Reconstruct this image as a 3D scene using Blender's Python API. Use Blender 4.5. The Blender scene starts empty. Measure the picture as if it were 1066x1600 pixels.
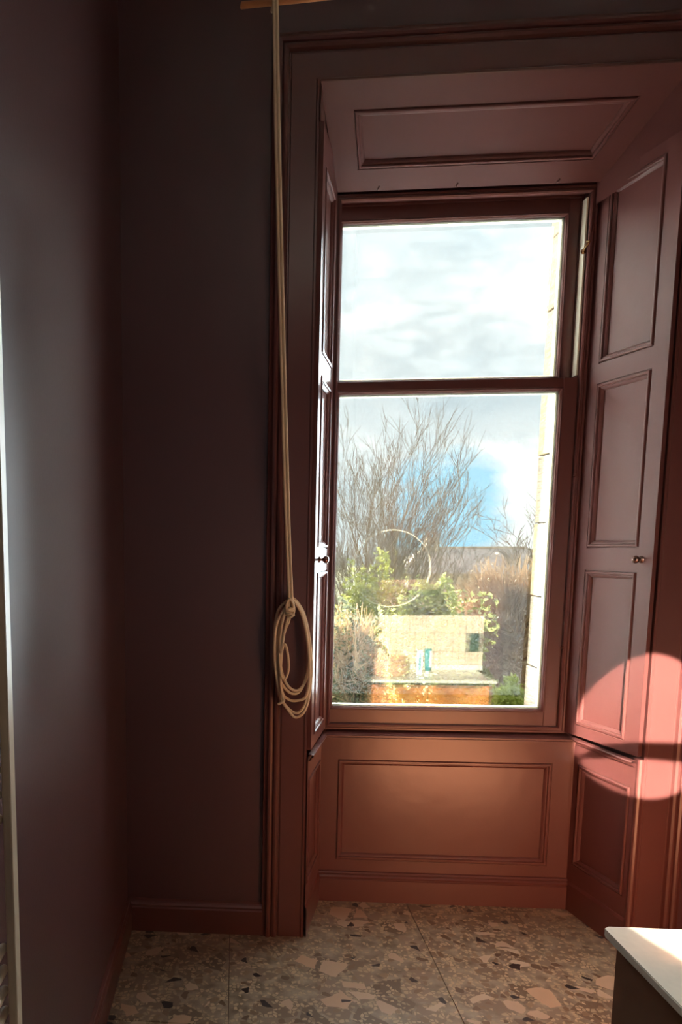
import bpy, bmesh, math, random
from mathutils import Vector, Matrix
random.seed(7)
C = bpy.context.scene.collection
S = bpy.context.scene

# ------------------------------------------------------------------ camera
F_PX, PX, PY = 1150.0, 272.57, 999.75
R3 = [[0.9966523421385701, 0.08172592979180421, -0.0022318847119843378],
      [0.007856482828344407, -0.12291171624469034, -0.9923865102304409],
      [-0.08137803503184687, 0.9890468049639763, -0.12314232823558174]]
cam_d = bpy.data.cameras.new('camera'); cam = bpy.data.objects.new('camera', cam_d); C.objects.link(cam)
cam_d.sensor_fit = 'HORIZONTAL'; cam_d.sensor_width = 36.0
cam_d.lens = F_PX / 1066 * 36.0
cam_d.shift_x = (533 - PX) / 1066.0
cam_d.shift_y = (PY - 800) / 1066.0
cam_d.clip_start = 0.05; cam_d.clip_end = 500
xr, yd, zf = [Vector(r) for r in R3]
m3 = Matrix((xr, -yd, -zf)).transposed()
cam.matrix_world = Matrix.Translation((0, 0, 1.65)) @ m3.to_4x4()
S.camera = cam
S.view_settings.view_transform = 'Standard'
S.view_settings.look = 'None'
S.view_settings.gamma = 1.0
S.view_settings.exposure = 0.0
try: S.view_settings.use_curve_mapping = False
except Exception: pass

# ------------------------------------------------------------------ world: bright broken cloud
W = bpy.data.worlds.new('sky'); S.world = W; W.use_nodes = True
nt = W.node_tree; nt.nodes.clear()
def N(t, k, **kw):
    n = t.nodes.new(k)
    for a, b in kw.items(): setattr(n, a, b)
    return n
def ramp(t, src, stops, interp='LINEAR'):
    r = N(t, 'ShaderNodeValToRGB'); r.color_ramp.interpolation = interp
    el = r.color_ramp.elements
    while len(el) < len(stops): el.new(0.5)
    for e, (p, c) in zip(el, stops):
        e.position = p; e.color = (c[0], c[1], c[2], 1) if not isinstance(c, (int, float)) else (c, c, c, 1)
    t.links.new(src, r.inputs[0]); return r.outputs[0]
def math_(t, op, a, b=None, c=None, clamp=False):
    n = N(t, 'ShaderNodeMath', operation=op, use_clamp=clamp)
    for i, v in enumerate((a, b, c)):
        if v is None: continue
        if isinstance(v, (int, float)): n.inputs[i].default_value = v
        else: t.links.new(v, n.inputs[i])
    return n.outputs[0]
def mixc(t, f, a, b, mode='MIX'):
    n = N(t, 'ShaderNodeMix', data_type='RGBA', blend_type=mode)
    for i, v in ((0, f), (6, a), (7, b)):
        if isinstance(v, (int, float)): n.inputs[i].default_value = v
        elif isinstance(v, (tuple, list)): n.inputs[i].default_value = (v[0], v[1], v[2], 1)
        else: t.links.new(v, n.inputs[i])
    return n.outputs[2]
tc = N(nt, 'ShaderNodeTexCoord')
mp = N(nt, 'ShaderNodeMapping'); mp.inputs['Scale'].default_value = (1, 1, 2.2)
nt.links.new(tc.outputs['Generated'], mp.inputs[0])
ns = N(nt, 'ShaderNodeTexNoise'); ns.inputs['Scale'].default_value = 3.4; ns.inputs['Detail'].default_value = 7; ns.inputs['Roughness'].default_value = .55
nt.links.new(mp.outputs[0], ns.inputs['Vector'])
cloud = ramp(nt, ns.outputs['Fac'], [(.36, (.62, .71, .75)), (.52, (.86, .90, .90)), (.62, (1.25, 1.22, 1.16))])
dot = N(nt, 'ShaderNodeVectorMath', operation='DOT_PRODUCT')
nt.links.new(tc.outputs['Generated'], dot.inputs[0])
bd = Vector((0.262, 0.963, 0.048)).normalized(); dot.inputs[1].default_value = bd
n2 = N(nt, 'ShaderNodeTexNoise'); n2.inputs['Scale'].default_value = 14; n2.inputs['Detail'].default_value = 5
nt.links.new(mp.outputs[0], n2.inputs['Vector'])
bl = math_(nt, 'MULTIPLY_ADD', n2.outputs['Fac'], .006, dot.outputs['Value'])
blue = ramp(nt, math_(nt, 'MULTIPLY_ADD', bl, 100, -99.5, clamp=True), [(.45, 0), (.65, 1)])
skyc = mixc(nt, blue, cloud, (.40, .78, .98))
bg = N(nt, 'ShaderNodeBackground'); nt.links.new(skyc, bg.inputs[0]); bg.inputs[1].default_value = 1.2
wo = N(nt, 'ShaderNodeOutputWorld'); nt.links.new(bg.outputs[0], wo.inputs[0])

# ------------------------------------------------------------------ sun and other lights
SUN_DIR = Vector((.27, -1.0, -.33)).normalized()
def look(o, d): o.rotation_euler = Vector(d).to_track_quat('-Z', 'Y').to_euler()
sd = bpy.data.lights.new('sun', 'SUN'); sd.energy = 29; sd.angle = math.radians(.55); sd.color = (1, .9, .76)
sun = bpy.data.objects.new('sun', sd); C.objects.link(sun); look(sun, SUN_DIR); sun.location = (-3, 10, 8)
# narrow lamp added at the round mirror, standing in for sunlight it throws back
MIR = Vector((1.150, 1.285, 1.500)); MIR_R = .285
md = bpy.data.lights.new('mirror_sunbeam', 'AREA'); md.shape = 'ELLIPSE'; md.size = 2 * MIR_R * .78; md.size_y = 2 * MIR_R * .98
md.energy = 6.2; md.spread = math.radians(1.0); md.color = (1, .88, .74)
mb = bpy.data.objects.new('mirror_sunbeam', md); C.objects.link(mb)
mb.location = MIR + Vector((.07, .115, -.03)); look(mb, (.27, 1, -.33))
# added fill lamp just outside the glass, lifting daylight above the sky's own
def area(name, loc, target, sx, sy, e, col):
    d = bpy.data.lights.new(name, 'AREA'); d.shape = 'RECTANGLE'; d.size = sx; d.size_y = sy; d.energy = e; d.color = col
    o = bpy.data.objects.new(name, d); C.objects.link(o); o.location = loc
    look(o, Vector(target) - Vector(loc)); return o
area('window_fill', (.92, 3.66, 2.0), (.92, 0, 1.85), .98, 2.15, 150, (.84, .92, 1))
# added warm fill lamp, standing in for bounce off the sunlit drawers and floor
area('vanity_bounce_fill', (1.35, 1.95, .28), (1.15, 3.36, .5), .8, .4, 2.4, (1, .40, .20)).data.spread = math.radians(95)
rl = bpy.data.lights.new('room_fill', 'AREA'); rl.shape = 'DISK'; rl.size = .5; rl.energy = 2.0; rl.color = (1, .86, .72)  # fill light added under the ceiling, not an actual fitting
ro = bpy.data.objects.new('room_fill', rl); C.objects.link(ro); ro.location = (.5, .3, 3.75); look(ro, (0, .25, -1))

# ------------------------------------------------------------------ materials
def mat(name, col, rough=.5, metal=0, spec=.5, var=0, vscale=6, bump=0, bscale=40, coat=0, trans=0):
    m = bpy.data.materials.new(name); m.use_nodes = True
    t = m.node_tree; b = t.nodes['Principled BSDF']
    b.inputs['Base Color'].default_value = (*col, 1); b.inputs['Roughness'].default_value = rough
    b.inputs['Metallic'].default_value = metal; b.inputs['Specular IOR Level'].default_value = spec
    b.inputs['Coat Weight'].default_value = coat
    tcn = N(t, 'ShaderNodeTexCoord')
    if var:
        n = N(t, 'ShaderNodeTexNoise'); n.inputs['Scale'].default_value = vscale; n.inputs['Detail'].default_value = 5
        t.links.new(tcn.outputs['Object'], n.inputs['Vector'])
        r = ramp(t, n.outputs['Fac'], [(.3, tuple(c * (1 - var) for c in col)), (.7, tuple(min(1, c * (1 + var)) for c in col))])
        t.links.new(r, b.inputs['Base Color'])
    if bump:
        n = N(t, 'ShaderNodeTexNoise'); n.inputs['Scale'].default_value = bscale; n.inputs['Detail'].default_value = 4
        t.links.new(tcn.outputs['Object'], n.inputs['Vector'])
        bp = N(t, 'ShaderNodeBump'); bp.inputs['Strength'].default_value = bump; bp.inputs['Distance'].default_value = .004
        t.links.new(n.outputs['Fac'], bp.inputs['Height']); t.links.new(bp.outputs[0], b.inputs['Normal'])
    return m
PC = (.135, .045, .040)
M = {}
M['gloss'] = mat('oxblood_gloss_paint', PC, .30, var=.06, vscale=3, bump=.35, bscale=9, spec=.85)
M['wall'] = mat('oxblood_wall_paint', (.105, .042, .048), .40, var=.05, vscale=2, bump=.08, bscale=90, spec=1.0)
M['worn'] = mat('chipped_paint', (.42, .26, .2), .5)
M['cream'] = mat('cream_exterior_paint', (.42, .38, .28), .5, var=.08)
M['cord_liner'] = mat('cream_liner', (.62, .58, .47), .45)
M['rope'] = mat('cotton_rope', (.88, .70, .48), .8)
M['pole'] = mat('varnished_pine', (.62, .27, .11), .4, var=.15, vscale=12)
M['brass'] = mat('brass', (.7, .45, .2), .25, metal=1)
M['bronze'] = mat('aged_bronze', (.35, .2, .16), .22, metal=.9)
M['radiator'] = mat('cream_enamel', (.82, .68, .50), .3)
M['counter'] = mat('white_stone_top', (.84, .77, .64), .3, var=.03, vscale=60)
M['walnut'] = mat('walnut', (.16, .065, .028), .45, var=.3, vscale=4)
M['orange_wood'] = mat('orange_wood', (.62, .19, .04), .4, var=.35, vscale=7)
M['basin'] = mat('terracotta_glaze', (.62, .30, .20), .4, var=.08)
M['tile_pink'] = mat('blush_glazed_tile', (.78, .58, .44), .25, var=.08, vscale=10)
M['grout'] = mat('grout', (.22, .16, .13), .8)
M['black_glass'] = mat('dark_socket_plate', (.02, .05, .05), .2)
M['white_card'] = mat('white_card', (.85, .87, .85), .4)
M['teal_card'] = mat('teal_card', (.03, .32, .38), .35)
M['blue_card'] = mat('blue_card', (.25, .5, .6), .4)
M['mirror'] = mat('mirror_silver', (.95, .95, .95), .01, metal=1)
M['ceiling'] = mat('white_ceiling', (.7, .68, .64), .8)
M['bark'] = mat('bark', (.34, .27, .18), .9, var=.3, vscale=3)
M['twig'] = mat('dry_twigs', (.78, .64, .48), .9, var=.3, vscale=1)
M['leaf_y'] = mat('yellow_green_leaf', (.46, .48, .13), .6, var=.5, vscale=2.5)
M['leaf_d'] = mat('evergreen_leaf', (.42, .46, .18), .6, var=.6, vscale=1.7)
M['leaf_b'] = mat('bright_leaf', (.55, .60, .16), .6, var=.4, vscale=3)
M['leaf_i'] = mat('ivy_leaf', (.30, .34, .22), .5, var=.6, vscale=3)
M['grass'] = mat('garden_grass', (.25, .28, .12), .9, var=.4, vscale=.7)
M['slate'] = mat('roof_slate', (.62, .50, .43), .8, var=.3, vscale=1.5)
M['housewall'] = mat('house_stone', (.75, .60, .44), .9, var=.25, vscale=1)
M['spire'] = mat('spire_stone', (.2, .17, .15), .9)

def leaf(k, f=.5):
    t = M[k].node_tree; b = t.nodes['Principled BSDF']; o = t.nodes['Material Output']
    tl = N(t, 'ShaderNodeBsdfTranslucent'); mx = N(t, 'ShaderNodeMixShader'); mx.inputs[0].default_value = f
    src = b.inputs['Base Color'].links[0].from_socket; t.links.new(src, tl.inputs[0])
    t.links.new(b.outputs[0], mx.inputs[1]); t.links.new(tl.outputs[0], mx.inputs[2]); t.links.new(mx.outputs[0], o.inputs[0])
for k in ('leaf_y', 'leaf_d', 'leaf_b', 'leaf_i'): leaf(k)
leaf('twig', .7)
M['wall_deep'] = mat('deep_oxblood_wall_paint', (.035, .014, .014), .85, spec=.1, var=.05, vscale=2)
def stone_mat(name, c1, c2, groove):
    m = mat(name, c1, .9); t = m.node_tree; b = t.nodes['Principled BSDF']
    tcn = N(t, 'ShaderNodeTexCoord')
    n = N(t, 'ShaderNodeTexNoise'); n.inputs['Scale'].default_value = 22; n.inputs['Detail'].default_value = 8
    mpn = N(t, 'ShaderNodeMapping'); mpn.inputs['Scale'].default_value = (1, 1, groove)
    t.links.new(tcn.outputs['Object'], mpn.inputs[0]); t.links.new(mpn.outputs[0], n.inputs['Vector'])
    t.links.new(ramp(t, n.outputs['Fac'], [(.35, c2), (.6, c1)]), b.inputs['Base Color'])
    bp = N(t, 'ShaderNodeBump'); bp.inputs['Distance'].default_value = .01; bp.inputs['Strength'].default_value = .6
    t.links.new(n.outputs['Fac'], bp.inputs['Height']); t.links.new(bp.outputs[0], b.inputs['Normal'])
    return m
M['stone_l'] = stone_mat('buff_sandstone', (.25, .18, .085), (.18, .125, .06), 3)
M['stone_d'] = stone_mat('weathered_sandstone', (.19, .145, .09), (.085, .07, .05), 6)

def terrazzo():
    m = mat('terrazzo_tile', (.25, .2, .15), .34); t = m.node_tree; b = t.nodes['Principled BSDF']
    tcn = N(t, 'ShaderNodeTexCoord'); geo = N(t, 'ShaderNodeNewGeometry')
    P = geo.outputs['Position']
    wn = N(t, 'ShaderNodeTexNoise'); wn.inputs['Scale'].default_value = 9; wn.inputs['Detail'].default_value = 3
    t.links.new(P, wn.inputs['Vector'])
    dis = N(t, 'ShaderNodeVectorMath', operation='MULTIPLY_ADD'); t.links.new(wn.outputs['Color'], dis.inputs[0])
    dis.inputs[1].default_value = (.05, .05, 0); t.links.new(P, dis.inputs[2])
    base = N(t, 'ShaderNodeTexNoise'); base.inputs['Scale'].default_value = 16; base.inputs['Detail'].default_value = 8
    t.links.new(P, base.inputs['Vector'])
    col = ramp(t, base.outputs['Fac'], [(.3, (.20, .155, .11)), (.5, (.32, .255, .19)), (.7, (.45, .37, .28))])
    def chips(scale, edge, lo, hi, c0, c1, colr, distort=True, seed=0):
        off = N(t, 'ShaderNodeVectorMath', operation='ADD'); t.links.new(dis.outputs[0] if distort else P, off.inputs[0]); off.inputs[1].default_value = (seed, seed * 1.7, 0)
        v = N(t, 'ShaderNodeTexVoronoi', voronoi_dimensions='2D', feature='DISTANCE_TO_EDGE'); v.inputs['Scale'].default_value = scale; t.links.new(off.outputs[0], v.inputs['Vector'])
        v2 = N(t, 'ShaderNodeTexVoronoi', voronoi_dimensions='2D'); v2.inputs['Scale'].default_value = scale; t.links.new(off.outputs[0], v2.inputs['Vector'])
        sep = N(t, 'ShaderNodeSeparateColor'); t.links.new(v2.outputs['Color'], sep.inputs[0])
        a = math_(t, 'GREATER_THAN', sep.outputs[0], lo); a2 = math_(t, 'LESS_THAN', sep.outputs[0], hi)
        e = math_(t, 'GREATER_THAN', v.outputs['Distance'], edge)
        msk = math_(t, 'MULTIPLY', math_(t, 'MULTIPLY', a, a2), e)
        cc = mixc(t, sep.outputs[1], c0, c1)
        return mixc(t, msk, colr, cc)
    col = chips(9, .05, .45, .95, (.19, .14, .10), (.36, .27, .20), col, seed=3)
    col = chips(60, .12, .55, 1.1, (.42, .33, .22), (.6, .46, .3), col, seed=9)
    col = chips(34, .12, .82, 1.1, (.16, .1, .07), (.35, .25, .16), col, seed=1)
    col = chips(17, .09, .93, 1.1, (.58, .42, .31), (.62, .50, .38), col, seed=21)
    col = chips(10.5, .13, .93, 1.1, (.60, .40, .27), (.64, .50, .37), col, seed=5)
    col = chips(25, .16, .955, 1.1, (.03, .025, .03), (.06, .045, .045), col, seed=14)
    t.links.new(col, b.inputs['Base Color'])
    return m
M['terrazzo'] = terrazzo()

def glass_mat(name, dirt):
    m = bpy.data.materials.new(name); m.use_nodes = True; t = m.node_tree; t.nodes.clear()
    tr = N(t, 'ShaderNodeBsdfTransparent'); tr.inputs[0].default_value = (.93, .96, .95, 1)
    gl = N(t, 'ShaderNodeBsdfGlossy'); gl.inputs['Roughness'].default_value = 0.0; gl.inputs[0].default_value = (1, 1, 1, 1)
    lw = N(t, 'ShaderNodeFresnel'); lw.inputs['IOR'].default_value = 1.95
    mx = N(t, 'ShaderNodeMixShader'); t.links.new(lw.outputs[0], mx.inputs[0]); t.links.new(tr.outputs[0], mx.inputs[1]); t.links.new(gl.outputs[0], mx.inputs[2])
    df = N(t, 'ShaderNodeBsdfTranslucent'); df.inputs[0].default_value = (.8, .82, .8, 1)
    tcn = N(t, 'ShaderNodeTexCoord')
    n = N(t, 'ShaderNodeTexNoise'); n.inputs['Scale'].default_value = 7; n.inputs['Detail'].default_value = 8; n.inputs['Distortion'].default_value = .3
    mpn = N(t, 'ShaderNodeMapping'); mpn.inputs['Scale'].default_value = (1, 1, 2.5)
    t.links.new(tcn.outputs['Object'], mpn.inputs[0]); t.links.new(mpn.outputs[0], n.inputs['Vector'])
    sp = N(t, 'ShaderNodeTexNoise'); sp.inputs['Scale'].default_value = 160; t.links.new(tcn.outputs['Object'], sp.inputs['Vector'])
    f1 = ramp(t, n.outputs['Fac'], [(.45, 0), (.75, dirt)]); f2 = ramp(t, sp.outputs['Fac'], [(.68, 0), (.76, dirt * 2)])
    f = math_(t, 'ADD', f1, f2, clamp=True)
    if dirt > .008:   # old wiping arc across the upper pane
        sx = N(t, 'ShaderNodeSeparateXYZ'); t.links.new(tcn.outputs['Object'], sx.inputs[0])
        wob = math_(t, 'MULTIPLY_ADD', n.outputs['Fac'], .05, 0)
        dx = math_(t, 'SUBTRACT', sx.outputs[0], .97); dz = math_(t, 'SUBTRACT', sx.outputs[2], 2.26)
        dd = math_(t, 'ADD', math_(t, 'SQRT', math_(t, 'ADD', math_(t, 'MULTIPLY', dx, dx), math_(t, 'MULTIPLY', dz, dz))), wob)
        f3 = ramp(t, dd, [(.44, .0), (.535, .0005), (.56, .004), (.62, .0022), (.90, .006)])
        f = math_(t, 'ADD', f, f3, clamp=True)
    m2 = N(t, 'ShaderNodeMixShader'); t.links.new(f, m2.inputs[0]); t.links.new(mx.outputs[0], m2.inputs[1]); t.links.new(df.outputs[0], m2.inputs[2])
    o = N(t, 'ShaderNodeOutputMaterial'); t.links.new(m2.outputs[0], o.inputs[0])
    return m
M['glass_up'] = glass_mat('smeared_glass', .009)
M['glass_lo'] = glass_mat('window_glass', .003)

# ------------------------------------------------------------------ mesh helpers
def obj(name, bm, m, parent=None, smooth=False, autosm=False):
    me = bpy.data.meshes.new(name)
    bmesh.ops.recalc_face_normals(bm, faces=bm.faces) if bm.faces else None
    bm.to_mesh(me); bm.free()
    if m: me.materials.append(m)
    if smooth:
        for p in me.polygons: p.use_smooth = True
    o = bpy.data.objects.new(name, me); C.objects.link(o)
    if parent: o.parent = parent; o.matrix_parent_inverse = Matrix.Translation(parent.location).inverted() if parent.type == 'EMPTY' else Matrix()
    return o
def raw(name, vs, fs, m, parent=None, smooth=False):
    me = bpy.data.meshes.new(name); me.from_pydata([tuple(v) for v in vs], [], fs); me.update()
    if m: me.materials.append(m)
    if smooth: me.polygons.foreach_set('use_smooth', [True] * len(me.polygons))
    o = bpy.data.objects.new(name, me); C.objects.link(o)
    if parent: o.parent = parent; o.matrix_parent_inverse = Matrix.Translation(parent.location).inverted() if parent.type == 'EMPTY' else Matrix()
    return o
def thing(name, label, cat, loc=(0, 0, 0), group=None):
    o = bpy.data.objects.new(name, None); o.empty_display_size = .1; C.objects.link(o); o.location = loc
    o['label'] = label; o['category'] = cat
    if group: o['group'] = group
    return o
def tag(o, label, cat, group=None, kind=None):
    o['label'] = label; o['category'] = cat
    if group: o['group'] = group
    if kind: o['kind'] = kind
    return o
def struct(o, label, cat):
    o['kind'] = 'structure'; o['label'] = label; o['category'] = cat; return o
def box(bm, x0, x1, y0, y1, z0, z1, bev=0):
    r = bmesh.ops.create_cube(bm, size=1)
    vs = r['verts']
    for v in vs:
        v.co = Vector((x0 + (v.co.x + .5) * (x1 - x0), y0 + (v.co.y + .5) * (y1 - y0), z0 + (v.co.z + .5) * (z1 - z0)))
    if bev:
        es = list({e for v in vs for e in v.link_edges})
        bmesh.ops.bevel(bm, geom=es, offset=bev, segments=2, affect='EDGES', profile=.5)
    return bm
def bx(*a, **k):
    return box(bmesh.new(), *a, **k)
def prism(bm, pts, z0, z1):
    a = [bm.verts.new((p[0], p[1], z0)) for p in pts]; b = [bm.verts.new((p[0], p[1], z1)) for p in pts]
    n = len(pts); bm.faces.new(a[::-1]); bm.faces.new(b)
    for i in range(n): bm.faces.new((a[i], a[(i + 1) % n], b[(i + 1) % n], b[i]))
    return bm
def tube(vs, fs, pts, rad, sides=8, cap=True, closed=False):
    """sweep a circle along pts; rad float or list"""
    n = len(pts); base = len(vs); pts = [Vector(p) for p in pts]
    if isinstance(rad, (int, float)): rad = [rad] * n
    prevu = None
    for i in range(n):
        d = (pts[min(i + 1, n - 1)] - pts[max(i - 1, 0)])
        if closed: d = pts[(i + 1) % n] - pts[i - 1]
        d = d.normalized() if d.length > 1e-9 else Vector((0, 0, 1))
        if prevu is None: u = d.orthogonal().normalized()
        else:
            u = prevu - d * prevu.dot(d); u = u.normalized() if u.length > 1e-6 else d.orthogonal().normalized()
        prevu = u; w = d.cross(u)
        for k in range(sides):
            a = 2 * math.pi * k / sides
            vs.append(pts[i] + (u * math.cos(a) + w * math.sin(a)) * rad[i])
    for i in range(n - 1 + (1 if closed else 0)):
        a = base + i * sides; b = base + ((i + 1) % n) * sides
        for k in range(sides):
            k2 = (k + 1) % sides; fs.append((a + k, a + k2, b + k2, b + k))
    if cap and not closed:
        fs.append(tuple(base + k for k in range(sides))[::-1]); fs.append(tuple(base + (n - 1) * sides + k for k in range(sides)))
def lathe(vs, fs, prof, origin, axis, sides=20):
    """prof: list (r, h) along axis"""
    axis = Vector(axis).normalized(); u = axis.orthogonal().normalized(); w = axis.cross(u); o = Vector(origin); base = len(vs)
    for r, h in prof:
        for k in range(sides):
            a = 2 * math.pi * k / sides; vs.append(o + axis * h + (u * math.cos(a) + w * math.sin(a)) * r)
    for i in range(len(prof) - 1):
        a = base + i * sides; b = a + sides
        for k in range(sides):
            k2 = (k + 1) % sides; fs.append((a + k, a + k2, b + k2, b + k))
def spline(pts, n=6, closed=False):
    P = [Vector(p) for p in pts]; out = []; m = len(P)
    rng = range(m if closed else m - 1)
    for i in rng:
        p0 = P[i - 1] if (closed or i > 0) else P[0]; p1 = P[i]; p2 = P[(i + 1) % m]; p3 = P[(i + 2) % m] if (closed or i + 2 < m) else P[-1]
        for k in range(n):
            t = k / n
            out.append(.5 * ((2 * p1) + (p2 - p0) * t + (2 * p0 - 5 * p1 + 4 * p2 - p3) * t * t + (3 * p1 - p0 - 3 * p2 + p3) * t ** 3))
    if not closed: out.append(P[-1])
    return out
def ring_loop(corners, n, prof):
    """mitred moulding round a closed polygon (corners CCW seen from the normal side)"""
    bm = bmesh.new(); n = Vector(n).normalized(); cs = [Vector(c) for c in corners]; m = len(cs); mit = []
    for i in range(m):
        e1 = (cs[i] - cs[i - 1]).normalized(); e2 = (cs[(i + 1) % m] - cs[i]).normalized()
        a = n.cross(e1); b = n.cross(e2); mit.append((a + b) / (1 + a.dot(b)))
    rows = [[bm.verts.new(cs[i] + mit[i] * s + n * h) for i in range(m)] for s, h in prof]
    for j in range(len(prof) - 1):
        for i in range(m):
            i2 = (i + 1) % m; bm.faces.new((rows[j][i], rows[j][i2], rows[j + 1][i2], rows[j + 1][i]))
    return bm, [tuple(cs[i] + mit[i] * prof[-1][0] + n * prof[-1][1]) for i in range(m)]
def open_sweep(path, n, prof, side=1):
    """mitred moulding along an open path; s measured to the side, h along n"""
    bm = bmesh.new(); n = Vector(n).normalized(); cs = [Vector(c) for c in path]; m = len(cs); mit = []
    for i in range(m):
        e1 = (cs[i] - cs[i - 1]).normalized() if i else (cs[1] - cs[0]).normalized()
        e2 = (cs[i + 1] - cs[i]).normalized() if i < m - 1 else e1
        a = n.cross(e1) * side; b = n.cross(e2) * side; mit.append((a + b) / (1 + a.dot(b)))
    rows = [[bm.verts.new(cs[i] + mit[i] * s + n * h) for i in range(m)] for s, h in prof]
    for j in range(len(prof) - 1):
        for i in range(m - 1): bm.faces.new((rows[j][i], rows[j][i + 1], rows[j + 1][i + 1], rows[j + 1][i]))
    return bm
MOULD = [(0, 0), (0, -.004), (.004, -.004), (.0055, .002), (.009, .0045), (.014, .0045), (.017, .001), (.017, -.003), (.021, -.003), (.026, -.006), (.031, -.011), (.031, -.014)]
def panelled(quad, n, holes, parent, m, thick=.0, board='board', name='panel', prof=MOULD, matp=None):
    """quad = bl, br, tr, tl; holes in unit coordinates; returns nothing, makes board + panels (with moulding under each)"""
    bl, br, tr, tl = [Vector(q) for q in quad]; n = Vector(n).normalized()
    f = lambda u, v: (bl * (1 - u) + br * u) * (1 - v) + (tl * (1 - u) + tr * u) * v
    us = sorted({0., 1.} | {h[0] for h in holes} | {h[2] for h in holes}); vs_ = sorted({0., 1.} | {h[1] for h in holes} | {h[3] for h in holes})
    bm = bmesh.new(); g = {}
    for i, u in enumerate(us):
        for j, v in enumerate(vs_): g[i, j] = bm.verts.new(f(u, v))
    for i in range(len(us) - 1):
        for j in range(len(vs_) - 1):
            cu = (us[i] + us[i + 1]) / 2; cv = (vs_[j] + vs_[j + 1]) / 2
            if any(h[0] < cu < h[2] and h[1] < cv < h[3] for h in holes): continue
            bm.faces.new((g[i, j], g[i + 1, j], g[i + 1, j + 1], g[i, j + 1]))
    if thick:
        # closed sides and back so the board has a real thickness
        q = [bl, br, tr, tl]
        for i in range(4):
            a, b = q[i], q[(i + 1) % 4]
            bm.faces.new([bm.verts.new(p) for p in (a, b, b - n * thick, a - n * thick)])
        bm.faces.new([bm.verts.new(p - n * thick) for p in q])
    loose = [v for v in bm.verts if not v.link_faces]; bmesh.ops.delete(bm, geom=loose, context='VERTS')
    bo = obj(board, bm, m, parent)
    for h in holes:
        cs = [f(h[0], h[1]), f(h[2], h[1]), f(h[2], h[3]), f(h[0], h[3])]
        rb, inner = ring_loop(cs, n, prof)
        pb = bmesh.new(); pv = [pb.verts.new(p) for p in inner]; pb.faces.new(pv)
        po = obj(name, pb, m, parent)
        obj('moulding', rb, m, po)
    return bo

# ------------------------------------------------------------------ setting
LW, RW, BW, CH = -.455, 2.25, -1.3, 3.95
flo = struct(obj('floor', bx(LW - .1, RW + .1, BW - .1, 3.40, -.12, -.006), M['grout']), 'floor of large brown terrazzo tiles with cream and dark chips', 'floor')
tw, tl_ = .822, 1.22
for i in range(-1, 4):
    for j in range(-4, 2):
        x0 = -.011 + i * tw; y0 = 2.387 + j * tl_
        x1 = min(x0 + tw, RW); y1 = min(y0 + tl_, 3.38); x0 = max(x0, LW); y0 = max(y0, BW)
        if x1 - x0 < .03 or y1 - y0 < .03: continue
        b = bx(x0 + .0015, x1 - .0015, y0 + .0015, y1 - .0015, -.012, 0, bev=.0008)
        obj('tile', b, M['terrazzo'], flo)
struct(obj('ceiling', bx(LW - .1, RW + .1, BW - .1, 3.4, CH, CH + .1), M['ceiling']), 'pale ceiling high above the room', 'ceiling')
struct(obj('wall_left', bx(LW - .15, LW, BW - .1, 3.3, 0, CH), M['wall']), 'plain dark oxblood wall on the left behind the towel radiator', 'wall')
struct(obj('wall_right', bx(RW, RW + .15, BW - .1, 3.3, 0, CH), M['wall']), 'dark oxblood wall on the right', 'wall')
struct(obj('wall_back', bx(LW - .1, RW + .1, BW - .15, BW, 0, CH), M['wall']), 'dark oxblood wall behind the viewer', 'wall')
FY = 3.02
bm = bmesh.new()
box(bm, LW - .1, .302, FY, 3.70, -.1, CH); box(bm, .302, .375, 3.37, 3.70, -.1, CH)
box(bm, 1.636, RW + .1, FY, 3.70, -.1, CH); box(bm, 1.565, 1.636, 3.42, 3.70, -.1, CH)
box(bm, .302, 1.636, FY, 3.70, 3.40, CH); box(bm, .375, 1.565, 3.40, 3.70, 3.20, 3.40)
box(bm, .302, 1.636, 3.42, 3.70, -3.2, .74)
wf = struct(obj('wall_front', bm, M['wall']), 'dark oxblood wall around the tall window', 'wall')
# dressed stone of the outer window reveal, block by block
zz = [.74, 1.08, 1.42, 1.765, 2.08, 2.40, 2.73, 3.05, 3.36]
for k in range(len(zz) - 1):
    dark = k in (0, 1, 3)
    if k == 2: dark = False
    b = bx(1.432 + .003 * (k % 2), 1.60, 3.53, 3.712, zz[k] + .003, zz[k + 1] - .003, bev=.004)
    obj('stone', b, M['stone_d' if dark else 'stone_l'], wf)
    b = bx(.30, .418 - .003 * (k % 2), 3.53, 3.712, zz[k] + .003, zz[k + 1] - .003, bev=.004)
    obj('stone', b, M['stone_l' if dark else 'stone_d'], wf)
obj('stone_sill', bx(.42, 1.43, 3.53, 3.80, .66, .79, bev=.008), M['stone_l'], wf)
obj('stone_lintel', bx(.40, 1.45, 3.53, 3.712, 3.14, 3.40, bev=.008), M['stone_l'], wf)

# partition with the tiled splashback (faces the window; seen mirrored in the lower pane)
PYW = 1.27
wp = struct(obj('wall_partition', bx(.865, RW + .05, PYW - .12, PYW, 0, CH), M['wall_deep']), 'dark partition wall with blush splashback tiles, mirrored in the window', 'wall')
obj('grout_bed', bx(.885, 1.835, PYW, PYW + .006, .79, 1.158), M['grout'], wp)
rows = [(.791, .8835), (.8865, 1.0205), (1.0235, 1.155)]
for (z0, z1) in rows:
    x = .887
    while x < 1.83:
        x1 = min(x + .0455, 1.833)
        if not (x1 > 1.735 and x < 1.80 and z0 > .885 and z1 < 1.03):
            obj('tile', bx(x, x1 - .0022, PYW + .002, PYW + .012, z0, z1, bev=.0012), M['tile_pink'], wp)
        x += .0455
def basebd(name, pts, n, label):
    prof = [(0, 0), (0, .02), (.105, .02), (.112, .017), (.120, .019), (.128, .013), (.136, .011), (.142, 0)]
    bm = open_sweep(pts, n, prof, side=1)
    return struct(obj(name, bm, M['gloss']), label, 'baseboard')
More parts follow.
